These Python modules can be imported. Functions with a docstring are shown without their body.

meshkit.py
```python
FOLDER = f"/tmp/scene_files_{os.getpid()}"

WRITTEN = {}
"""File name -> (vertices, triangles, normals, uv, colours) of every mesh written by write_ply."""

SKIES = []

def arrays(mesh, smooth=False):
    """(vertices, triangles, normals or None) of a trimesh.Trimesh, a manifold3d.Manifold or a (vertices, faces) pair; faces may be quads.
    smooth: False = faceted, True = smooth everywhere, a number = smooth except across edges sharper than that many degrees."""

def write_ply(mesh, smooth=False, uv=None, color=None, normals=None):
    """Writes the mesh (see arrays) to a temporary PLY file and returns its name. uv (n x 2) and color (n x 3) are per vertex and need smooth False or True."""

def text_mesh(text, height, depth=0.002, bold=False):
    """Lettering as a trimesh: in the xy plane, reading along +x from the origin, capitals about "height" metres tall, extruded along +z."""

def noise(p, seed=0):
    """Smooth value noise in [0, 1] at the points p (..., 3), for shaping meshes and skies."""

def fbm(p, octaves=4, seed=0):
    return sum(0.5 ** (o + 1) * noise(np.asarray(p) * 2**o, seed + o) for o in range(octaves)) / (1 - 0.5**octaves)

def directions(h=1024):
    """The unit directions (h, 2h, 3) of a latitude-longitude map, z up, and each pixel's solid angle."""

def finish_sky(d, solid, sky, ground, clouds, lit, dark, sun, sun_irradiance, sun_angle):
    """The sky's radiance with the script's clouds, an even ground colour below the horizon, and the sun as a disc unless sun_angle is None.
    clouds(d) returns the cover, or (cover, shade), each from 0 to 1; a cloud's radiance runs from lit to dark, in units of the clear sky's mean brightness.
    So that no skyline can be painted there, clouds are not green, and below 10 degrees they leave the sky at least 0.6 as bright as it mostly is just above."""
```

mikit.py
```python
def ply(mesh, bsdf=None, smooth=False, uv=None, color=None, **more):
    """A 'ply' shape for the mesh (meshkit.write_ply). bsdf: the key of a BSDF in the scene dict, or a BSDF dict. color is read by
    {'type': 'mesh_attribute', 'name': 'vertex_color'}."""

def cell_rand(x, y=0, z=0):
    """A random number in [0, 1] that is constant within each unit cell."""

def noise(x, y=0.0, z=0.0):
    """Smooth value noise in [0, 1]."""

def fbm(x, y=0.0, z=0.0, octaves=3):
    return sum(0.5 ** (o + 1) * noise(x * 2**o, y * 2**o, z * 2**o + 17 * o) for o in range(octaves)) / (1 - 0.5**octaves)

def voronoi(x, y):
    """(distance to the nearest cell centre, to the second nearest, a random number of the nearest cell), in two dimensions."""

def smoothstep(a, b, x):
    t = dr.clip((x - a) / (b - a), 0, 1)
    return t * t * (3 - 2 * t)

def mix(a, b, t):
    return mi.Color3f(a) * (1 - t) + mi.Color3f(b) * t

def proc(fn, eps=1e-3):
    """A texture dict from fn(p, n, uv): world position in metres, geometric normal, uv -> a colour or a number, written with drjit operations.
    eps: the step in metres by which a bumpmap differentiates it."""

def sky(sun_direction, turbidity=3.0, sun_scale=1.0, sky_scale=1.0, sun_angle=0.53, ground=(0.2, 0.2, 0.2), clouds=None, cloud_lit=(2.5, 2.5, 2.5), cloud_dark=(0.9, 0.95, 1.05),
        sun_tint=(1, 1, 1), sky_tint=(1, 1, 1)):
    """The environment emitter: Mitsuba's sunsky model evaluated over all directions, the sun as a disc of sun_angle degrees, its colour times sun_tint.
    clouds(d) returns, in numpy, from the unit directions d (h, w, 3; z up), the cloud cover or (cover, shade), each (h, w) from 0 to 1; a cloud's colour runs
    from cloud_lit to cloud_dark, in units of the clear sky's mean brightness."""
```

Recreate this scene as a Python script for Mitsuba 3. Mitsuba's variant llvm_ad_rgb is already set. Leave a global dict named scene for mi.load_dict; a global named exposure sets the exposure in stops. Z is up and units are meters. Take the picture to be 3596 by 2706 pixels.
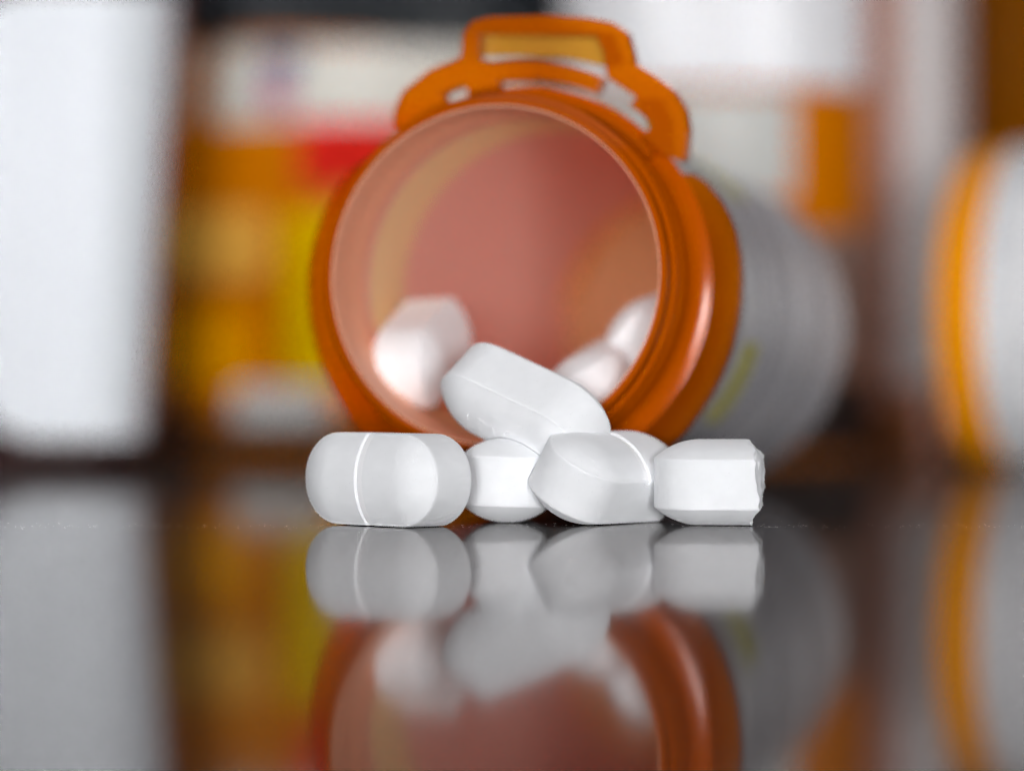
import math, numpy as np, trimesh, mitsuba as mi, mikit, meshkit
from shapely.geometry import Polygon, Point, LineString, box as sbox
from shapely.ops import unary_union
T = mi.ScalarTransform4f
PI = math.pi
MM = 0.001
rng = np.random.default_rng(7)

# ------------------------------------------------------------------ camera
scene, labels = {}, {}
scene['camera'] = {'type': 'thinlens', 'fov': 14.0, 'fov_axis': 'x', 'aperture_radius': 6.1 * MM, 'focus_distance': 0.3150,
                   'near_clip': 0.02, 'far_clip': 20.0,
                   'to_world': T().look_at(origin=[0, -0.315, 0.0151], target=[0, 0, 0.01063], up=[0, 0, 1])}
exposure = 0.3
KEY, FILL, TOP = 81.0, 81.0, 0.8

# ------------------------------------------------------------------ materials
def rgb(*c): return {'type': 'rgb', 'value': list(c)}
noise, fbm, cell_rand, smoothstep, mix = mikit.noise, mikit.fbm, mikit.cell_rand, mikit.smoothstep, mikit.mix

def two(d): return {'type': 'twosided', 'bsdf': d}
def matte(c, rough=0.6, spec=0.3, **k):
    return {'type': 'principled', 'base_color': rgb(*c) if isinstance(c, tuple) else c, 'roughness': rough, 'specular': spec, **k}

def pill_tone(p, n, uv):
    q = p * 1000.0
    a = fbm(q.x * 1.1, q.y * 1.1, q.z * 1.1)
    s = noise(q.x * 9.0, q.y * 9.0, q.z * 9.0)
    t = 0.06 * (a - 0.5) - 0.10 * smoothstep(0.86, 0.97, s)
    return mi.Color3f(0.845, 0.855, 0.865) * (1.0 + t)
def pill_bump(p, n, uv):
    q = p * 1000.0
    return fbm(q.x * 5, q.y * 5, q.z * 5)
scene['pill_white'] = two({'type': 'bumpmap', 'arbitrary': mikit.proc(pill_bump, eps=2e-5), 'scale': 2.6e-5,
                           'bsdf': matte(mikit.proc(pill_tone), 0.8, 0.06)})
scene['score_white'] = two(matte((0.90, 0.90, 0.905), 0.8, 0.1))
def chalk_bump(p, n, uv):
    q = p * 1000.0
    return fbm(q.x * 3, q.y * 3, q.z * 3, 4)
scene['chalk_white'] = two({'type': 'bumpmap', 'arbitrary': mikit.proc(chalk_bump, eps=3e-5), 'scale': 1.4e-4,
                            'bsdf': matte((0.84, 0.85, 0.86), 0.9, 0.1)})

def table_bump(p, n, uv):
    q = p * 1000.0
    return 0.6 * noise(q.x * 0.035, q.y * 0.33, 3.0) + 0.4 * noise(q.x * 0.12, q.y * 0.9, 9.0)
scene['table_gloss'] = {'type': 'blendbsdf', 'weight': 0.29,
    'a_bsdf': {'type': 'bumpmap', 'arbitrary': mikit.proc(table_bump, eps=1e-4), 'scale': 6.0e-7,
               'bsdf': {'type': 'roughplastic', 'distribution': 'ggx', 'alpha': 0.0028, 'int_ior': 1.5, 'diffuse_reflectance': rgb(0.010, 0.008, 0.0075),
                        'specular_reflectance': rgb(0.97, 0.96, 0.955)}},
    'b_bsdf': {'type': 'roughplastic', 'distribution': 'ggx', 'alpha': 0.3, 'int_ior': 1.5, 'diffuse_reflectance': rgb(0.012, 0.009, 0.008)}}
scene['table_edge'] = two(matte((0.02, 0.016, 0.014), 0.4))
scene['backdrop_dark'] = two(matte((0.030, 0.034, 0.038), 0.9, 0.1))
scene['dust_grey'] = two(matte((0.5, 0.47, 0.45), 0.9, 0.1))

def clear(c, **k): return {'type': 'dielectric', 'int_ior': 1.5, 'ext_ior': 1.0, 'specular_transmittance': rgb(*c), **k}
def thin(c): return {'type': 'thindielectric', 'int_ior': 1.5, 'specular_transmittance': rgb(*c)}
def blend(w, a, b): return {'type': 'blendbsdf', 'weight': w, 'a_bsdf': a, 'b_bsdf': b}
# cloudy orange polypropylene: clear body + a little scattering in it
scene['amber_thick'] = blend(0.18, clear((0.98, 0.56, 0.06)), matte((0.95, 0.15, 0.0), 0.5, 0.0))
scene['amber_lip'] = blend(0.42, clear((0.98, 0.50, 0.04)), matte((1.0, 0.165, 0.0), 0.14, 0.25))
scene['amber_latch'] = blend(0.36, clear((0.98, 0.53, 0.04)), matte((1.0, 0.18, 0.0), 0.16, 0.35))
scene['amber_panel'] = blend(0.45, clear((0.95, 0.70, 0.20)), matte((0.85, 0.36, 0.03), 0.3, 0.4))
# thinner wall: paler where the white paper label lies behind it, tan and orange painted for light through bare wall
YAW, TIP, MOUTH = math.radians(15.0), math.radians(3.5), (-1.5, 15.0, 19.2)
AX_N = (math.sin(YAW) * math.cos(TIP), math.cos(YAW) * math.cos(TIP), -math.sin(TIP))
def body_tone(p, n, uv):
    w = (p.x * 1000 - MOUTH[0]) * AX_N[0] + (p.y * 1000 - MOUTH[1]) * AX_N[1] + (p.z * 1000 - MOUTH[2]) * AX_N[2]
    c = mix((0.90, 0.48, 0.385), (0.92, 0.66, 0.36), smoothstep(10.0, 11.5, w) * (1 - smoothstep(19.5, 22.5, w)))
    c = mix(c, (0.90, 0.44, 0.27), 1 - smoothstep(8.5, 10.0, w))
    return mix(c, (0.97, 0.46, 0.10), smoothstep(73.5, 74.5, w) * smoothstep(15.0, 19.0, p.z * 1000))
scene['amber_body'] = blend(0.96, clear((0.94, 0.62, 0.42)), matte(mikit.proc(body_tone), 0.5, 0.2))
scene['amber_base'] = blend(0.7, clear((0.95, 0.60, 0.22)), matte((0.66, 0.27, 0.10), 0.35, 0.3))
scene['amber_glass'] = blend(0.72, thin((0.85, 0.40, 0.05)), two(matte((0.92, 0.26, 0.0), 0.4, 0.1)))
scene['amber_bright'] = blend(0.85, thin((0.85, 0.40, 0.05)), two(matte((1.0, 0.34, 0.0), 0.4, 0.1)))
scene['amber_dark'] = blend(0.5, thin((0.80, 0.35, 0.04)), two(matte((0.30, 0.10, 0.0), 0.3, 0.2)))
scene['amber_red'] = blend(0.3, thin((0.7, 0.2, 0.12)), two(matte((0.045, 0.014, 0.010), 0.3, 0.2)))
scene['amber_shade'] = blend(0.25, thin((0.80, 0.35, 0.10)), two(matte((0.55, 0.22, 0.08), 0.3, 0.2)))

def print_tone(paper, ink, pitch, fill, char, lo, hi):
    def fn(p, n, uv):
        v = uv.y / pitch
        row = mi.Float(mikit.dr.floor(v))
        f = v - row
        u = uv.x / char
        word = cell_rand(mikit.dr.floor(u / 5.0), row, 3.0)
        glyph = cell_rand(mikit.dr.floor(u * 2.0), row, 7.0)
        inside = mikit.dr.select((f > 0.28) & (f < 0.78) & (word > 0.22) & (glyph > 0.25) & (uv.y > lo) & (uv.y < hi), 1.0, 0.0)
        return mix(paper, ink, inside * fill)
    return mikit.proc(fn)
def main_print(p, n, uv):
    row = uv.y / 3.4
    ink = smoothstep(0.42, 0.62, noise(uv.x * 0.07, row * 2.0, 4.0)) * smoothstep(-1.0, 0.2, mikit.dr.sin(row * 2 * PI))
    return mix((0.66, 0.65, 0.675), (0.20, 0.20, 0.23), 0.9 * ink)
scene['label_main'] = two(matte(mikit.proc(main_print), 0.4, 0.3))
scene['label_white'] = two(matte((0.735, 0.76, 0.79), 0.5, 0.15))
scene['label_text'] = two(matte(print_tone((0.80, 0.81, 0.82), (0.12, 0.12, 0.14), 3.0, 0.85, 0.8, 4, 46), 0.4, 0.4))
scene['label_cream'] = two(matte((0.70, 0.67, 0.60), 0.5))
scene['label_grey'] = two(matte(print_tone((0.60, 0.60, 0.57), (0.12, 0.12, 0.12), 3.2, 0.9, 0.5, 3, 24), 0.5))
scene['label_shade'] = two(matte((0.50, 0.46, 0.45), 0.5))  # white paper, its shade put into the grey
def shade_print(p, n, uv):
    return mix((0.74, 0.74, 0.745), (0.42, 0.42, 0.45), 0.6 * smoothstep(0.4, 0.6, noise(uv.x * 0.25, uv.y * 1.6)) * smoothstep(0.0, 0.5, mikit.dr.sin(uv.y * 2.1)))
scene['label_right'] = two(matte(mikit.proc(shade_print), 0.4))
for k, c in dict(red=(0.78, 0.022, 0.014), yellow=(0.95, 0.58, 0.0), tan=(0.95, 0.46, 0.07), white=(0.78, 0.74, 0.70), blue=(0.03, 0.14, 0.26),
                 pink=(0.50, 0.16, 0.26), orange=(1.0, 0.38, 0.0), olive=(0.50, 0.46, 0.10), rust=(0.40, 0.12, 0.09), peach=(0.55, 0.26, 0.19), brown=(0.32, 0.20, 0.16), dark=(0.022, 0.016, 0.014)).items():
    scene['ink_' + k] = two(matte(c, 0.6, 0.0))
scene['cap_black'] = two(matte((0.013, 0.016, 0.019), 0.5, 0.2))
scene['cap_white'] = two(matte((0.84, 0.84, 0.86), 0.35, 0.5))
scene['lamp_black'] = two(matte((0.03, 0.03, 0.03), 0.6))

# ------------------------------------------------------------------ helpers
def numbered(key):
    if key not in scene and key not in labels and not any(k.startswith(key + '__') for k in scene): return key
    i = 1
    while True:
        k = f'{key}_{i:03d}'
        if k not in scene and k not in labels and not any(q.startswith(k + '__') for q in scene): return k
        i += 1
def place(key_parent, name, mesh, bsdf, M=None, smooth=30, label=None, uv=None):
    key = numbered(name if key_parent is None else key_parent + '__' + name)
    S = np.eye(4) if M is None else M
    S = S.copy(); S[:3, 3] *= MM; S[:3, :3] *= MM          # meshes are in millimetres
    scene[key] = mikit.ply(mesh, bsdf, smooth=smooth, uv=uv, to_world=T(S))
    if label: labels[key] = {'label': label}
    return key
def thing(name, label, cat, group=None):
    key = numbered(name)
    labels[key] = {'label': label, 'category': cat}
    if group: labels[key]['group'] = group
    return key
def frame(x, y, z, org):
    M = np.eye(4); M[:3, 0], M[:3, 1], M[:3, 2], M[:3, 3] = x, y, z, org
    return M
def shift(x, y, z=0.0, deg=0.0):
    c, s = math.cos(math.radians(deg)), math.sin(math.radians(deg))
    return frame([c, s, 0], [-s, c, 0], [0, 0, 1], [x, y, z])
def unit(v): v = np.asarray(v, float); return v / np.linalg.norm(v)

def lathe(profile, n=96):
    """closed or open (r, h) profile turned about z"""
    m = trimesh.creation.revolve(np.asarray(profile, float), sections=n)
    m.merge_vertices(); m.fix_normals()
    return m
def rounded(poly, r):
    return poly.buffer(-r).buffer(2 * r).buffer(-r)
def prism(poly, t, bevel=0.25):
    """extruded along z from 0 to t with chamfered edges"""
    import manifold3d as m3
    def cs(p):
        rings = []
        for g in getattr(p, 'geoms', [p]):
            rings.append(np.asarray(g.exterior.coords)[:-1])
            rings += [np.asarray(i.coords)[:-1] for i in g.interiors]
        return m3.CrossSection(rings, m3.FillRule.EvenOdd)
    out = m3.Manifold()
    steps = [(bevel, 0.0, t), (bevel * 0.3, bevel * 0.3, t - 2 * bevel * 0.3), (0.0, bevel, t - 2 * bevel)]
    for inset, z0, h in steps:
        q = poly.buffer(-inset) if inset else poly
        if q.is_empty: continue
        out = out + m3.Manifold.extrude(cs(q), h).translate([0, 0, z0])
    mm = out.to_mesh()
    return trimesh.Trimesh(mm.vert_properties[:, :3], mm.tri_verts)
def wrapped(poly, R, t=0.12, off=0.05):
    """a paper sheet of the unrolled outline poly (arc length, height) wrapped round a cylinder R(h); angle 0 faces -y. Returns mesh, uv"""
    Rf = R if callable(R) else (lambda h: R + 0 * h)
    m = trimesh.creation.extrude_polygon(poly, t, engine='earcut')
    v, f = trimesh.remesh.subdivide_to_size(m.vertices, m.faces, 1.6)
    r0 = Rf(np.mean(poly.bounds[1::2]))
    a = v[:, 0] / r0
    r = Rf(v[:, 1]) + off + v[:, 2]
    uv = v[:, :2].copy()
    return trimesh.Trimesh(np.stack([r * np.sin(a), -r * np.cos(a), v[:, 1]], 1), f, process=False), uv
def sheet(R, a0, a1, z0, z1, corner=0.0):
    r0 = (R((z0 + z1) / 2) if callable(R) else R)
    p = sbox(math.radians(a0) * r0, z0, math.radians(a1) * r0, z1)
    return p.buffer(-corner).buffer(corner, 12) if corner else p
def stick(parent, name, R, a0, a1, z0, z1, bsdf, M, corner=0.0, off=0.05, label=None):
    m, uv = wrapped(sheet(R, a0, a1, z0, z1, corner), R, off=off)
    return place(parent, name, m, bsdf, M, smooth=False, label=label, uv=uv)
def ribbed(r, depth, n):
    a = np.linspace(0, 2 * PI, n * 6, endpoint=False)
    rr = r - depth * (0.5 + 0.5 * np.cos(a * n)) ** 2
    return Polygon(np.stack([rr * np.cos(a), rr * np.sin(a)], 1))

# ------------------------------------------------------------------ setting
table = trimesh.creation.box([1800, 1800, 0.02]); table.apply_translation([0, 100, -0.01])
place(None, 'tabletop', trimesh.Trimesh([[-900, -800, 0], [900, -800, 0], [900, 1000, 0], [-900, 1000, 0]], [[0, 1, 2], [0, 2, 3]]), 'table_gloss', smooth=False)
slab = trimesh.creation.box([1800, 1800, 28]); slab.apply_translation([0, 100, -14.1])
place('tabletop', 'slab', slab, 'table_edge', smooth=False)
labels['tabletop'] = {'label': 'black glossy tabletop that mirrors the pills and bottles', 'kind': 'structure'}
wall = trimesh.creation.box([4000, 20, 2400]); wall.apply_translation([0, 1300, 600])
place(None, 'backdrop', wall, 'backdrop_dark', smooth=False)
labels['backdrop'] = {'label': 'dark wall far behind the bottles', 'kind': 'structure'}

# lamps: two soft boxes behind the camera, one large overhead fill added for ambient light
def lamp(pos, look, w, h, L, label, name='softbox_or_fill'):
    k = thing(name, label, 'lamp')
    d = unit(np.asarray(look) - np.asarray(pos)); x = unit(np.cross(d, [0, 0, 1]) if abs(d[2]) < 0.98 else np.array([1.0, 0, 0])); y = np.cross(d, x)
    M = frame(x, y, d, pos)
    q = trimesh.Trimesh([[-w/2, -h/2, 0], [w/2, -h/2, 0], [w/2, h/2, 0], [-w/2, h/2, 0]], [[0, 1, 2], [0, 2, 3]])
    kk = place(k, 'diffuser', q, 'lamp_black', M, smooth=False)
    scene[kk]['emitter'] = {'type': 'area', 'radiance': rgb(*[L * c for c in (1.0, 1.0, 1.02)])}
    bw = trimesh.creation.revolve([[0, -w * 0.45], [w * 0.18, -w * 0.45], [w * 0.72, -2.0], [0, -2.0]], sections=4)
    bw.apply_transform(trimesh.transformations.rotation_matrix(PI / 4, [0, 0, 1])); bw.apply_scale([1, h / w, 1])
    bw.fix_normals()
    place(k, 'housing', bw, 'lamp_black', M, smooth=False)
lamp((-120, -1150, 60), (0, 40, 15), 160, 140, KEY, 'square softbox lamp to the left behind the camera')
lamp((130, -1150, 55), (0, 40, 15), 160, 140, FILL, 'square softbox lamp to the right behind the camera')
lamp((0, -150, 1100), (0, 60, 0), 900, 900, TOP, 'large square fill panel added overhead for ambient light')

# ------------------------------------------------------------------ tablets
PL, PW, PB, PD = 13.8, 7.0, 3.65, 1.45     # length, width, belly band, dome height
def dome_h(rho):
    h = PW / 2
    Rd = (h * h + PD * PD) / (2 * PD)
    return np.sqrt(np.maximum(Rd * Rd - rho * rho, 0)) - (Rd - PD)
def pill_mesh(scored=True, cut=None, seed=0, imprint=None):
    S, h, e = (PL - PW) / 2, PW / 2, 0.18
    xs = np.unique(np.concatenate([np.linspace(-S, S, 25), np.linspace(-0.42, 0.42, 15)]))
    th = np.linspace(-PI / 2, PI / 2, 41)
    anc = [(S, t) for t in th] + [(x, PI / 2) for x in xs[::-1][1:-1]] + [(-S, t + PI) for t in th] + [(x, -PI / 2) for x in xs[1:-1]]
    anc = np.array(anc)
    rho = np.concatenate([np.linspace(0, h - e, 15), h - e + e * np.sin(np.linspace(0.2, PI / 2, 7))])
    zz = []
    for r in rho:
        if r <= h - e: zz.append(PB / 2 + dome_h(r))
        else:
            s = (r - (h - e)) / e
            zt = PB / 2 + dome_h(h - e)
            zz.append(PB / 2 - e * 0.6 + (zt - PB / 2 + e * 0.6) * math.sqrt(max(0, 1 - s * s)))
    prof = list(zip(rho, zz)) + [(h, z) for z in np.linspace(PB / 2 - e, -(PB / 2 - e), 7)] + [(r, -z) for r, z in list(zip(rho, zz))[::-1]]
    prof = np.array(prof)
    n, m = len(anc), len(prof)
    V = np.zeros((m, n, 3))
    for j, (r, z) in enumerate(prof):
        V[j, :, 0] = anc[:, 0] + r * np.cos(anc[:, 1]); V[j, :, 1] = r * np.sin(anc[:, 1]); V[j, :, 2] = z
    nt = len(rho)
    if scored:
        gx = np.clip(1 - np.abs(V[:nt, :, 0]) / 0.40, 0, 1)
        V[:nt, :, 2] -= 0.30 * np.minimum(1, gx * 2.2)
    # slight unevenness of pressed powder
    q = V.reshape(-1, 3)
    nn = meshkit.fbm(q * 0.5 + 11.3 * (seed + 1), 3, seed) - 0.5
    q *= (1 + 0.012 * nn[:, None])
    if cut is not None:
        hx = cut + 1.1 * (meshkit.fbm(np.c_[q[:, 1] * 0.6, q[:, 2] * 0.8, q[:, 1] * 0 + 5], 5, 3) - 0.5) \
             - 0.9 * np.clip((q[:, 2] - 1.3) / 1.9, 0, 1) - 0.9 * np.clip((-q[:, 2] - 1.9) / 1.3, 0, 1) \
             + 0.10 * np.cos(q[:, 2] * 2.3 + 0.9) + 0.22 * (meshkit.noise(np.c_[q[:, 1] * 3.1, q[:, 2] * 3.1, q[:, 1] * 0 + 2], 8) - 0.5)
        q[:, 0] = np.minimum(q[:, 0], hx)
    F = []
    i = np.arange(n)
    for j in range(m - 1):
        a, b = j * n + i, j * n + (i + 1) % n
        c, d = a + n, b + n
        F += [np.stack([a, c, b], 1), np.stack([b, c, d], 1)]
    M = trimesh.Trimesh(q, np.vstack(F), process=False)
    M.merge_vertices()
    M.update_faces(M.nondegenerate_faces())
    M.fix_normals()
    return M
def score_strip():
    y = np.linspace(-PW / 2 + 0.14, PW / 2 - 0.14, 41)
    zt = PB / 2 + dome_h(np.abs(y)) - 0.17
    V, F = [], []
    for k, (yy, z) in enumerate(zip(y, zt)):
        V += [[-0.27, yy, z], [0.27, yy, z], [0.27, yy, z - 0.25], [-0.27, yy, z - 0.25]]
        if k:
            a = 4 * k - 4
            for s in range(4):
                p, q = a + s, a + (s + 1) % 4
                F += [[p, q, p + 4], [q, q + 4, p + 4]]
    n = 4 * len(y)
    F += [[0, 2, 1], [0, 3, 2], [n - 4, n - 3, n - 2], [n - 4, n - 2, n - 1]]
    m = trimesh.Trimesh(V, F, process=False); m.fix_normals()
    return m
STRIP = score_strip()
def pose(a, n):
    """a: long axis, n: normal of the scored face, both as (right, up, towards the camera)"""
    a = unit([a[0], -a[2], a[1]]); n = np.array([n[0], -n[2], n[1]], float)
    n = unit(n - a * n.dot(a)); s = np.cross(n, a)
    return a, s, n
def tablet(label, a, n, c, scored=True, cut=None, seed=0, name='white_tablet', rest=True, group=None):
    k = thing(name, label, 'pill', group)
    A, s, N = pose(a, n)
    m = pill_mesh(scored, cut, seed)
    R = np.stack([A, s, N], 1)
    z = c[2]
    if rest: z = -(m.vertices @ R[2]).min() + 0.01 + (z or 0.0)
    M = frame(A, s, N, (c[0], c[1], z))
    place(k, 'body', m, 'pill_white' if cut is None else 'pill_white', M, smooth=24)
    if scored: place(k, 'score_line', STRIP, 'score_white', M, smooth=40)
    return k, M
def dirdeg(deg): return (math.cos(math.radians(deg)), 0, math.sin(math.radians(deg)))
P = {}
P[1] = tablet('white scored tablet standing on its edge, leftmost of the four pills on the table', dirdeg(42), (-math.sin(math.radians(42)), 0.02, math.cos(math.radians(42))), (-9.4, 0.3, 0), seed=1)
P[2] = tablet('white tablet seen end on, partly hidden between the leftmost and the tilted front pill', (-0.05, 0, 1), (0.03, 1, 0), (-0.25, 8.5, 0), scored=False, seed=2)
P[3] = tablet('white scored tablet tilted towards the camera, third from the left of the front pills', (0.62, -0.01, -0.78), (0.42, 0.85, 0.32), (7.3, 4.0, 0), seed=3)
P[4] = tablet('broken half of a white tablet with a rough right end, rightmost front pill', (1, 0, 0.10), (0, 1, 0.02), (17.65, 0.6, 0), scored=False, cut=1.15, seed=4, name='broken_tablet')
P[5] = tablet('white tablet resting slanted on top of the front pills at the vial mouth', (0.78, -0.36, 0.51), (-0.6, -0.65, 0.46), (1.0, 6.5, 8.75), scored=False, seed=5, rest=False)
# worn, unreadable raised imprint on the lower face of the slanted tablet
def imprint_strokes():
    out = []
    for x0, y0, x1, y1 in [(-3.2, -0.9, -3.0, 1.1), (-2.2, -1.0, -1.9, 1.0), (-1.9, 1.0, -1.0, 0.7), (-0.6, -0.9, -0.4, 1.1), (0.3, -1.0, 1.3, -0.7), (0.3, -1.0, 0.6, 0.9), (0.6, 0.9, 1.6, 1.1)]:
        for k in range(7):
            p, q = [np.array([x0 + (x1 - x0) * t, y0 + (y1 - y0) * t]) for t in (k / 7, (k + 1) / 7)]
            P0, P1 = [np.array([c[0], c[1], PB / 2 + float(dome_h(abs(c[1]))) - 0.038]) for c in (p, q)]
            c = trimesh.creation.capsule(height=np.linalg.norm(P1 - P0), radius=0.075, count=[6, 8])
            c.apply_transform(trimesh.geometry.align_vectors([0, 0, 1], unit(P1 - P0))); c.apply_translation(P0); out.append(c)
    return trimesh.util.concatenate(out)
place(P[5][0], 'imprint', imprint_strokes(), 'pill_white', P[5][1], smooth=40)
P[6] = tablet('white tablet standing at the left inside the tipped orange vial', (-0.24, -0.30, 0.92), (0.95, 0.05, 0.25), (-7.5, 29.5, 12.9), scored=False, seed=6, rest=False)
P[7] = tablet('white tablet low at the right inside the tipped vial, behind the slanted pill', (0.25, 0.15, -0.95), (-0.5, 0.85, 0.1), (7.2, 24.0, 10.3), scored=False, seed=7, rest=False)
P[8] = tablet('white tablet highest at the right inside the tipped vial, half cut off by the rim', (0.3, 0.1, -0.95), (-0.8, 0.6, 0.1), (12.1, 28.0, 14.2), scored=False, seed=8, rest=False)

# ------------------------------------------------------------------ the tipped vial
ax = np.array(AX_N)
ux = unit(np.cross(ax, [0, 0, 1])); vx = np.cross(ux, ax)
ORG = np.array(MOUTH)
VM = frame(ux, ax, vx, ORG)                       # local x = right, y = into the vial, z = up
LZ = np.array([[1, 0, 0, 0], [0, 0, 1, 0], [0, -1, 0, 0], [0, 0, 0, 1.0]])      # turned about z -> about local y
def vial_lathe(prof): m = lathe(prof, 128); m.apply_transform(LZ); m.fix_normals(); return m
def vial_prism(poly, w0, w1, bevel=0.3):
    m = prism(poly, w1 - w0, bevel)
    m.apply_transform(np.array([[1, 0, 0, 0], [0, 0, -1, w1], [0, 1, 0, 0], [0, 0, 0, 1.0]])); return m
vial = thing('tipped_vial', 'orange plastic pill vial lying open towards the camera with pills spilling out', 'pill bottle')
neck = [(13.52, 0.3), (13.55, 0.1), (13.65, 0.0), (13.85, 0.0), (14.05, 0.15), (14.15, 0.5), (14.15, 1.4), (14.55, 1.7), (14.62, 2.0), (14.55, 2.3), (14.15, 2.7), (14.15, 3.9),
        (14.5, 4.2), (14.58, 4.5), (14.5, 4.8), (14.1, 5.2), (14.1, 6.4), (14.2, 7.1), (14.5, 7.75), (15.0, 8.15), (15.9, 8.34), (15.9, 8.37), (14.5, 8.37), (14.5, 11.0), (13.82, 11.0), (13.82, 2.0), (13.52, 1.6), (13.52, 0.3)]
place(vial, 'neck', vial_lathe(neck), 'amber_lip', VM, smooth=35)
VL = 77.0
body = [(13.36, 0.5), (13.39, 0.35), (13.48, 0.35), (13.49, 1.65), (13.79, 2.05), (13.79, 11.06), (14.5, 11.06), (14.55, 12), (14.5, VL - 1.5), (14.1, VL - 0.4), (13.2, VL - 0.02), (13.2, VL - 1.8), (13.5, VL - 2.6), (13.55, 12.4), (13.5, 11.6), (13.45, 8.2), (13.34, 7.8), (13.34, 7.3), (13.45, 6.9), (13.45, 3.9), (13.4, 3.7), (13.4, 3.1), (13.38, 2.9), (13.36, 0.5)]
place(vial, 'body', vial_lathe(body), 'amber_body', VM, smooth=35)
place(vial, 'base', vial_lathe([(0, VL - 1.3), (12.6, VL - 1.3), (13.1, VL - 1.1), (13.1, VL - 0.1), (12.4, VL + 0.05), (0, VL + 0.05)]), 'amber_base', VM, smooth=35)
# flange: a ring with two side wings and a foot, cut away under the latch
def arc_poly(r0, r1, a0, a1, n=60):
    t = np.radians(np.linspace(a0, a1, n))
    return Polygon(np.r_[np.c_[r1 * np.cos(t), r1 * np.sin(t)], np.c_[r0 * np.cos(t[::-1]), r0 * np.sin(t[::-1])]])
hub = Point(0, 0).buffer(15.6, 96)
def polar(pts): return Polygon([(r * math.cos(math.radians(a)), r * math.sin(math.radians(a))) for a, r in pts])
wings = unary_union([polar([(34, 13), (34, 15.6), (31.5, 16.6), (28, 17.15), (23, 17.55), (18, 17.85), (12, 18.1), (6, 18.2)] + [(a, 18.2) for a in range(0, -95, -5)] + [(-90, 13), (-40, 12), (0, 12)]),
                     polar([(132, 13), (135, 15.4), (140, 16.5), (147, 17.3), (153, 17.6), (160, 17.85), (168, 18.1), (174, 18.2)] + [(a, 18.2) for a in range(180, 275, 5)] + [(270, 13), (220, 12), (180, 12)])])
ring = rounded(unary_union([hub, wings]), 0.6).difference(Point(0, 0).buffer(14.58, 96))
place(vial, 'flange', vial_prism(ring, 8.4, 10.4, 0.45), 'amber_thick', VM, smooth=28)
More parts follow.
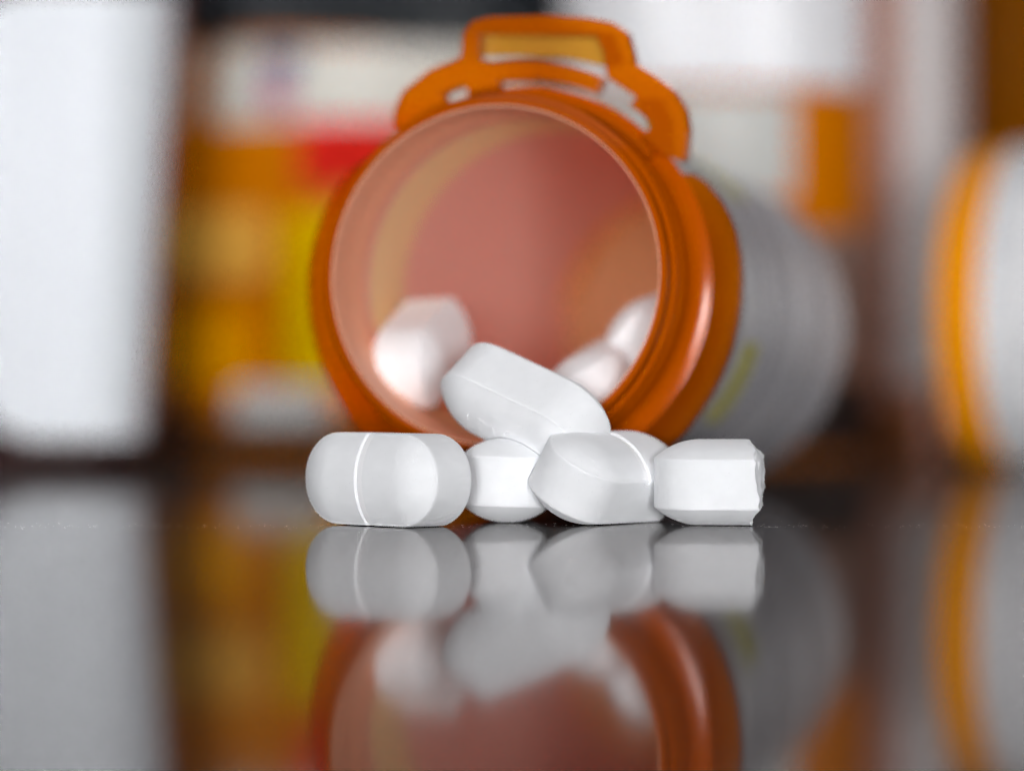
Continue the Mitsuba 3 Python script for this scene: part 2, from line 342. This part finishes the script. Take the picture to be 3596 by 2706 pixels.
# latch with its raised loop at the top
outer = Polygon([(-10.4, 12.2), (-10.2, 13.4), (-9.6, 14.7), (-7.4, 16.4), (-4.8, 17.3), (-4.65, 19.2), (-3.9, 20.2), (-2.5, 20.55), (2.4, 20.6), (5.4, 20.35), (7.6, 19.9), (8.8, 19.1),
                 (9.2, 17.8), (9.5, 16.6), (11.2, 15.6), (12.6, 14.5), (13.6, 12.9), (13.9, 11.2), (13.7, 8.7), (11.6, 9.6), (10.8, 10.2)] +
                [(14.9 * math.cos(t), 14.9 * math.sin(t)) for t in np.radians(np.linspace(42, 130, 40))])
from shapely.affinity import affine_transform
up = lambda g: affine_transform(g, [1.02, 0, 0, 1.02, 0.05, 0.45])
outer = unary_union([rounded(up(outer), 0.45), arc_poly(14, 15.2, 42, 130)])
hole = unary_union([arc_poly(14.95, 16.1, 47, 85), arc_poly(15.05, 15.45, 84, 96), arc_poly(15.1, 15.7, 106, 113), Polygon([(-3.3, 17.1), (-3.2, 19.2), (6.3, 18.9), (6.9, 17.6), (7.2, 15.6), (9.7, 13.9), (8.5, 12.9), (6.2, 14.2), (5.2, 15.4)])])
tongue = arc_poly(15.75, 16.9, 66, 101).buffer(0.12)
latch = rounded(outer.difference(rounded(up(hole), 0.2)), 0.15)
latch = unary_union([latch, up(tongue)]).difference(Point(0, 0).buffer(14.66, 96))
place(vial, 'latch', vial_prism(latch, 6.3, 8.35, 0.4), 'amber_latch', VM, smooth=28)
panel = Polygon([(-3.9, 17.75), (-3.9, 19.6), (2, 19.9), (7.2, 19.2), (8.2, 17.0), (7.1, 16.6), (3, 17.5), (-1, 17.75)])
place(vial, 'latch_web', vial_prism(up(panel), 8.9, 9.9, 0.2), 'amber_panel', VM, smooth=28)
panel2 = Polygon([(9.4, 13.9), (11.2, 13.9), (12.3, 12.2), (12.4, 9.6), (11.0, 10.2), (10.3, 11.3)])
place(vial, 'latch_web', vial_prism(up(panel2), 8.45, 9.4, 0.2), 'amber_panel', VM, smooth=28)
# paper label round the body, and two narrow yellow stripes on it
FLIP = np.array([[1, 0, 0, 0], [0, 0, 1, 0], [0, -1, 0, 0], [0, 0, 0, 1.0]])     # sheet wraps about z -> about local y (angle 0 faces up)
def vial_sheet(name, a0, a1, w0, w1, bsdf, off=0.06, label=None):
    m, uv = wrapped(sheet(14.55, a0, a1, w0, w1, 0.6), 14.55, off=off)
    m.apply_transform(FLIP)
    return place(vial, name, m, bsdf, VM, smooth=False, label=label, uv=uv)
vial_sheet('label', -168, 168, 20.5, 74, 'label_main')
vial_sheet('label_stripe', 104, 134, 30, 34.5, 'ink_olive', 0.22, 'yellow printed stripe low on the label')
vial_sheet('label_stripe', 26, 50, 40, 43.0, 'ink_olive', 0.22, 'pale yellow printed stripe high on the label')

# ------------------------------------------------------------------ bottles behind
def tube_profile(r0, r1, z1, foot=0.8):
    return [(0, 0.3), (r0 - foot, 0.0), (r0 - 0.2, 0.25), (r0, foot), (r1, z1)]
# A: tapered vial with the big white label, at the left
A = thing('amber_vial', 'squarish vial with a big white label at the left edge', 'pill bottle')
def RA(h, a=0.0):                                   # rounded square section, slightly tapered
    c, q = np.abs(np.cos(a)), np.abs(np.sin(a))
    return (12.2 + (np.asarray(h) / 52.0) * 4.3) / (c ** 4.5 + q ** 4.5) ** (1 / 4.5)
def squarish(levels, n=96):
    a = np.linspace(0, 2 * PI, n, endpoint=False)
    V = [np.stack([k * RA(h, a) * np.sin(a), -k * RA(h, a) * np.cos(a), 0 * a + h], 1) for h, k in levels]
    V = np.vstack(V + [[[0, 0, levels[0][0]], [0, 0, levels[-1][0]]]]); i = np.arange(n); F = []
    for j in range(len(levels) - 1):
        p, q = j * n + i, j * n + (i + 1) % n
        F += [np.stack([p, q, p + n], 1), np.stack([q, q + n, p + n], 1)]
    e = (len(levels) - 1) * n
    F += [np.stack([(i + 1) % n, i, i * 0 + len(V) - 2], 1), np.stack([e + i, e + (i + 1) % n, i * 0 + len(V) - 1], 1)]
    m = trimesh.Trimesh(V, np.vstack(F), process=False); m.fix_normals(); return m
MA = shift(-51.6, 140)
place(A, 'body', squarish([(0.0, 0.90), (0.3, 0.97), (1.2, 1.0), (54, 1.0), (58, 0.93), (60, 0.7)]), 'amber_red', MA)
pa = sbox(-5.2, 3.0, 10, 50.4).buffer(-6.5).buffer(6.5, 12).union(sbox(0, 3.0, 12.4, 50.4).buffer(-1).buffer(1))
ma = trimesh.creation.extrude_polygon(pa, 0.12, engine='earcut')
va, fa_ = trimesh.remesh.subdivide_to_size(ma.vertices, ma.faces, 1.2)
aa = va[:, 0] / 13.0; ra = RA(va[:, 1], aa) + 0.08 + va[:, 2]
place(A, 'label', trimesh.Trimesh(np.stack([ra * np.sin(aa), -ra * np.cos(aa), va[:, 1]], 1), fa_, process=False), 'label_white', MA, smooth=False, label='white label with rounded corners')
pe = sbox(12.5, 3.0, 14.2, 50.4)
me = trimesh.creation.extrude_polygon(pe, 0.1, engine='earcut')
ve, fe = trimesh.remesh.subdivide_to_size(me.vertices, me.faces, 1.2)
ae = ve[:, 0] / 13.0; re_ = RA(ve[:, 1], ae) + 0.06 + ve[:, 2]
place(A, 'edge_strip', trimesh.Trimesh(np.stack([re_ * np.sin(ae), -re_ * np.cos(ae), ve[:, 1]], 1), fe, process=False), 'ink_rust', MA, smooth=False, label='reddish strip beside the white label')
# B: wide amber bottle with a black cap and coloured patches, some standing in for pills inside
B = thing('amber_bottle', 'wide amber bottle with a black cap and coloured patches, behind the tipped vial', 'pill bottle')
MB = shift(-18.2, 187)
place(B, 'body', lathe(tube_profile(22.4, 23, 46, 1.5) + [(22.2, 47.5), (17.5, 47.9), (17.5, 49.0), (0, 49.0)]), 'amber_glass', MB)
capb = prism(ribbed(23.3, 0.5, 60), 18, 0.6); capb.apply_transform(trimesh.transformations.rotation_matrix(math.radians(3.5), [0, 1, 0])); capb.apply_translation([0, 0, 48.3])
place(B, 'cap', capb, 'cap_black', MB)
stick(B, 'label', 23, -45, 60, 38.4, 47.4, 'label_cream', MB, 1.0, label='cream paper label under the cap')
stick(B, 'printed_mark', 23, -27, -15, 44.6, 47.0, 'ink_blue', MB, 0.8, 0.2, 'blue printed mark on the cream label')
stick(B, 'printed_mark', 23, -27, -18, 39.4, 44.2, 'ink_pink', MB, 1.0, 0.2, 'pink printed mark on the cream label')
stick(B, 'patch', 23, -16, 35, 30.8, 38.7, 'ink_red', MB, 0.5, 0.2, label='red warning sticker')
stick(B, 'patch', 23, -75, -25, 20.4, 28.6, 'ink_tan', MB, 2.0, label='tan patch standing in for pills inside')  # this and the next three stand in for pills seen through the amber
stick(B, 'patch', 23, -20, -2, 8.6, 28.5, 'ink_yellow', MB, 1.0, label='upright yellow patch standing in for pills inside')
stick(B, 'patch', 23, -80, -30, 8.2, 17.0, 'ink_orange', MB, 2.5, label='orange patch standing in for pills inside')
stick(B, 'patch', 23, -38, -7, 3.9, 8.3, 'ink_white', MB, 1.5, label='pale patch standing in for pills at the foot of the bottle')
# C: amber bottle with a tall white cap
C = thing('amber_bottle', 'amber bottle with a tall white cap behind the right of the tipped vial', 'pill bottle')
MC = shift(23.5, 170)
place(C, 'body', lathe(tube_profile(17.8, 18.0, 41) + [(17.0, 42.0), (0, 42.0)]), 'amber_glass', MC)
place(C, 'cap', (lambda m: (m.apply_translation([0, 0, 42.3]), m)[1])(prism(ribbed(17.6, 0.25, 64), 20, 0.6)), 'cap_white', MC)
stick(C, 'label', 18.0, -100, 27, 29.5, 41.2, 'label_grey', MC, 0.8, label='grey printed label under the white cap')
stick(C, 'label', 17.9, -60, 110, 10.0, 26.0, 'ink_brown', MC, 0.8, label='brownish sheet over the lower body')  # brown sheet covers the lower amber
stick(C, 'foot_darkening', 17.85, -120, 120, 0.6, 9.6, 'ink_dark', MC, 0.4, label='dark sheet added to darken the foot')  # sheet added to paint the dark at the foot
stick(B, 'foot_darkening', 22.42, -120, 120, 0.9, 4.2, 'ink_dark', MB, 0.4, label='dark sheet added to darken the foot')  # same added darkening on the wide bottle
# D: vial whose white label is painted grey for shade, E: dark amber vial
D = thing('amber_vial', 'vial with a white label coloured grey for shade, right of the white capped bottle', 'pill bottle')
MD = shift(52.5, 208)
place(D, 'body', lathe(tube_profile(13.6, 14.0, 62) + [(0, 62)]), 'amber_shade', MD)
stick(D, 'label', 14.0, -22, 75, 8.0, 60.0, 'label_shade', MD, 0.8)
stick(D, 'label', 14.0, -85, -24, 6.0, 60.0, 'ink_peach', MD, 0.8, label='pinkish edge of the label')
E_ = thing('amber_vial', 'dark brown amber vial standing behind the lying one at the right edge', 'pill bottle')
ME = shift(67.8, 180)
place(E_, 'body', lathe(tube_profile(14.0, 14.4, 62) + [(0, 62)]), 'amber_dark', ME)
# F: vial lying on its side at the right edge
F = thing('lying_vial', 'orange vial with a white label lying on its side at the right edge', 'pill bottle')
fa = unit([0.93, -0.37, 0.0]); MF = frame(unit(np.cross(fa, [0, 0, 1])), fa, np.cross(unit(np.cross(fa, [0, 0, 1])), fa), np.array([49.0, 131.0, 17.15]))
fb = lathe([(0, 0.6), (14.8, 0.3), (16.4, 0.7), (17.0, 1.8), (17.0, 60), (15, 61), (0, 61)], 96); fb.apply_transform(LZ); fb.fix_normals()
place(F, 'body', fb, 'amber_bright', MF)
mm, uv = wrapped(sheet(17.0, -172, 172, 5.5, 56, 1.5), 17.0); mm.apply_transform(FLIP)
place(F, 'label', mm, 'label_right', MF, smooth=False, uv=uv, label='white printed label')

# ------------------------------------------------------------------ specks of tablet dust on the table near the pills
pts = []
for i in range(520):
    x = rng.uniform(-39, 39); y = rng.normal(0.3, 2.2)
    r = 0.010 + 0.035 * rng.random() ** 5
    if i % 13 == 0: x, y, r = rng.normal(19, 3), rng.normal(-1, 1.6), 0.02 + 0.05 * rng.random() ** 3      # crumbs by the broken tablet
    s = trimesh.creation.icosphere(0, r); s.apply_scale([1.0 + 2 * rng.random(), 1.0, 0.5]); s.apply_translation([x, y, r * 0.25]); pts.append(s)
place(None, 'tablet_dust', trimesh.util.concatenate(pts), 'dust_grey', smooth=False)
labels['tablet_dust'] = {'label': 'tiny specks of dust on the black tabletop around the pills', 'category': 'dust', 'kind': 'stuff'}
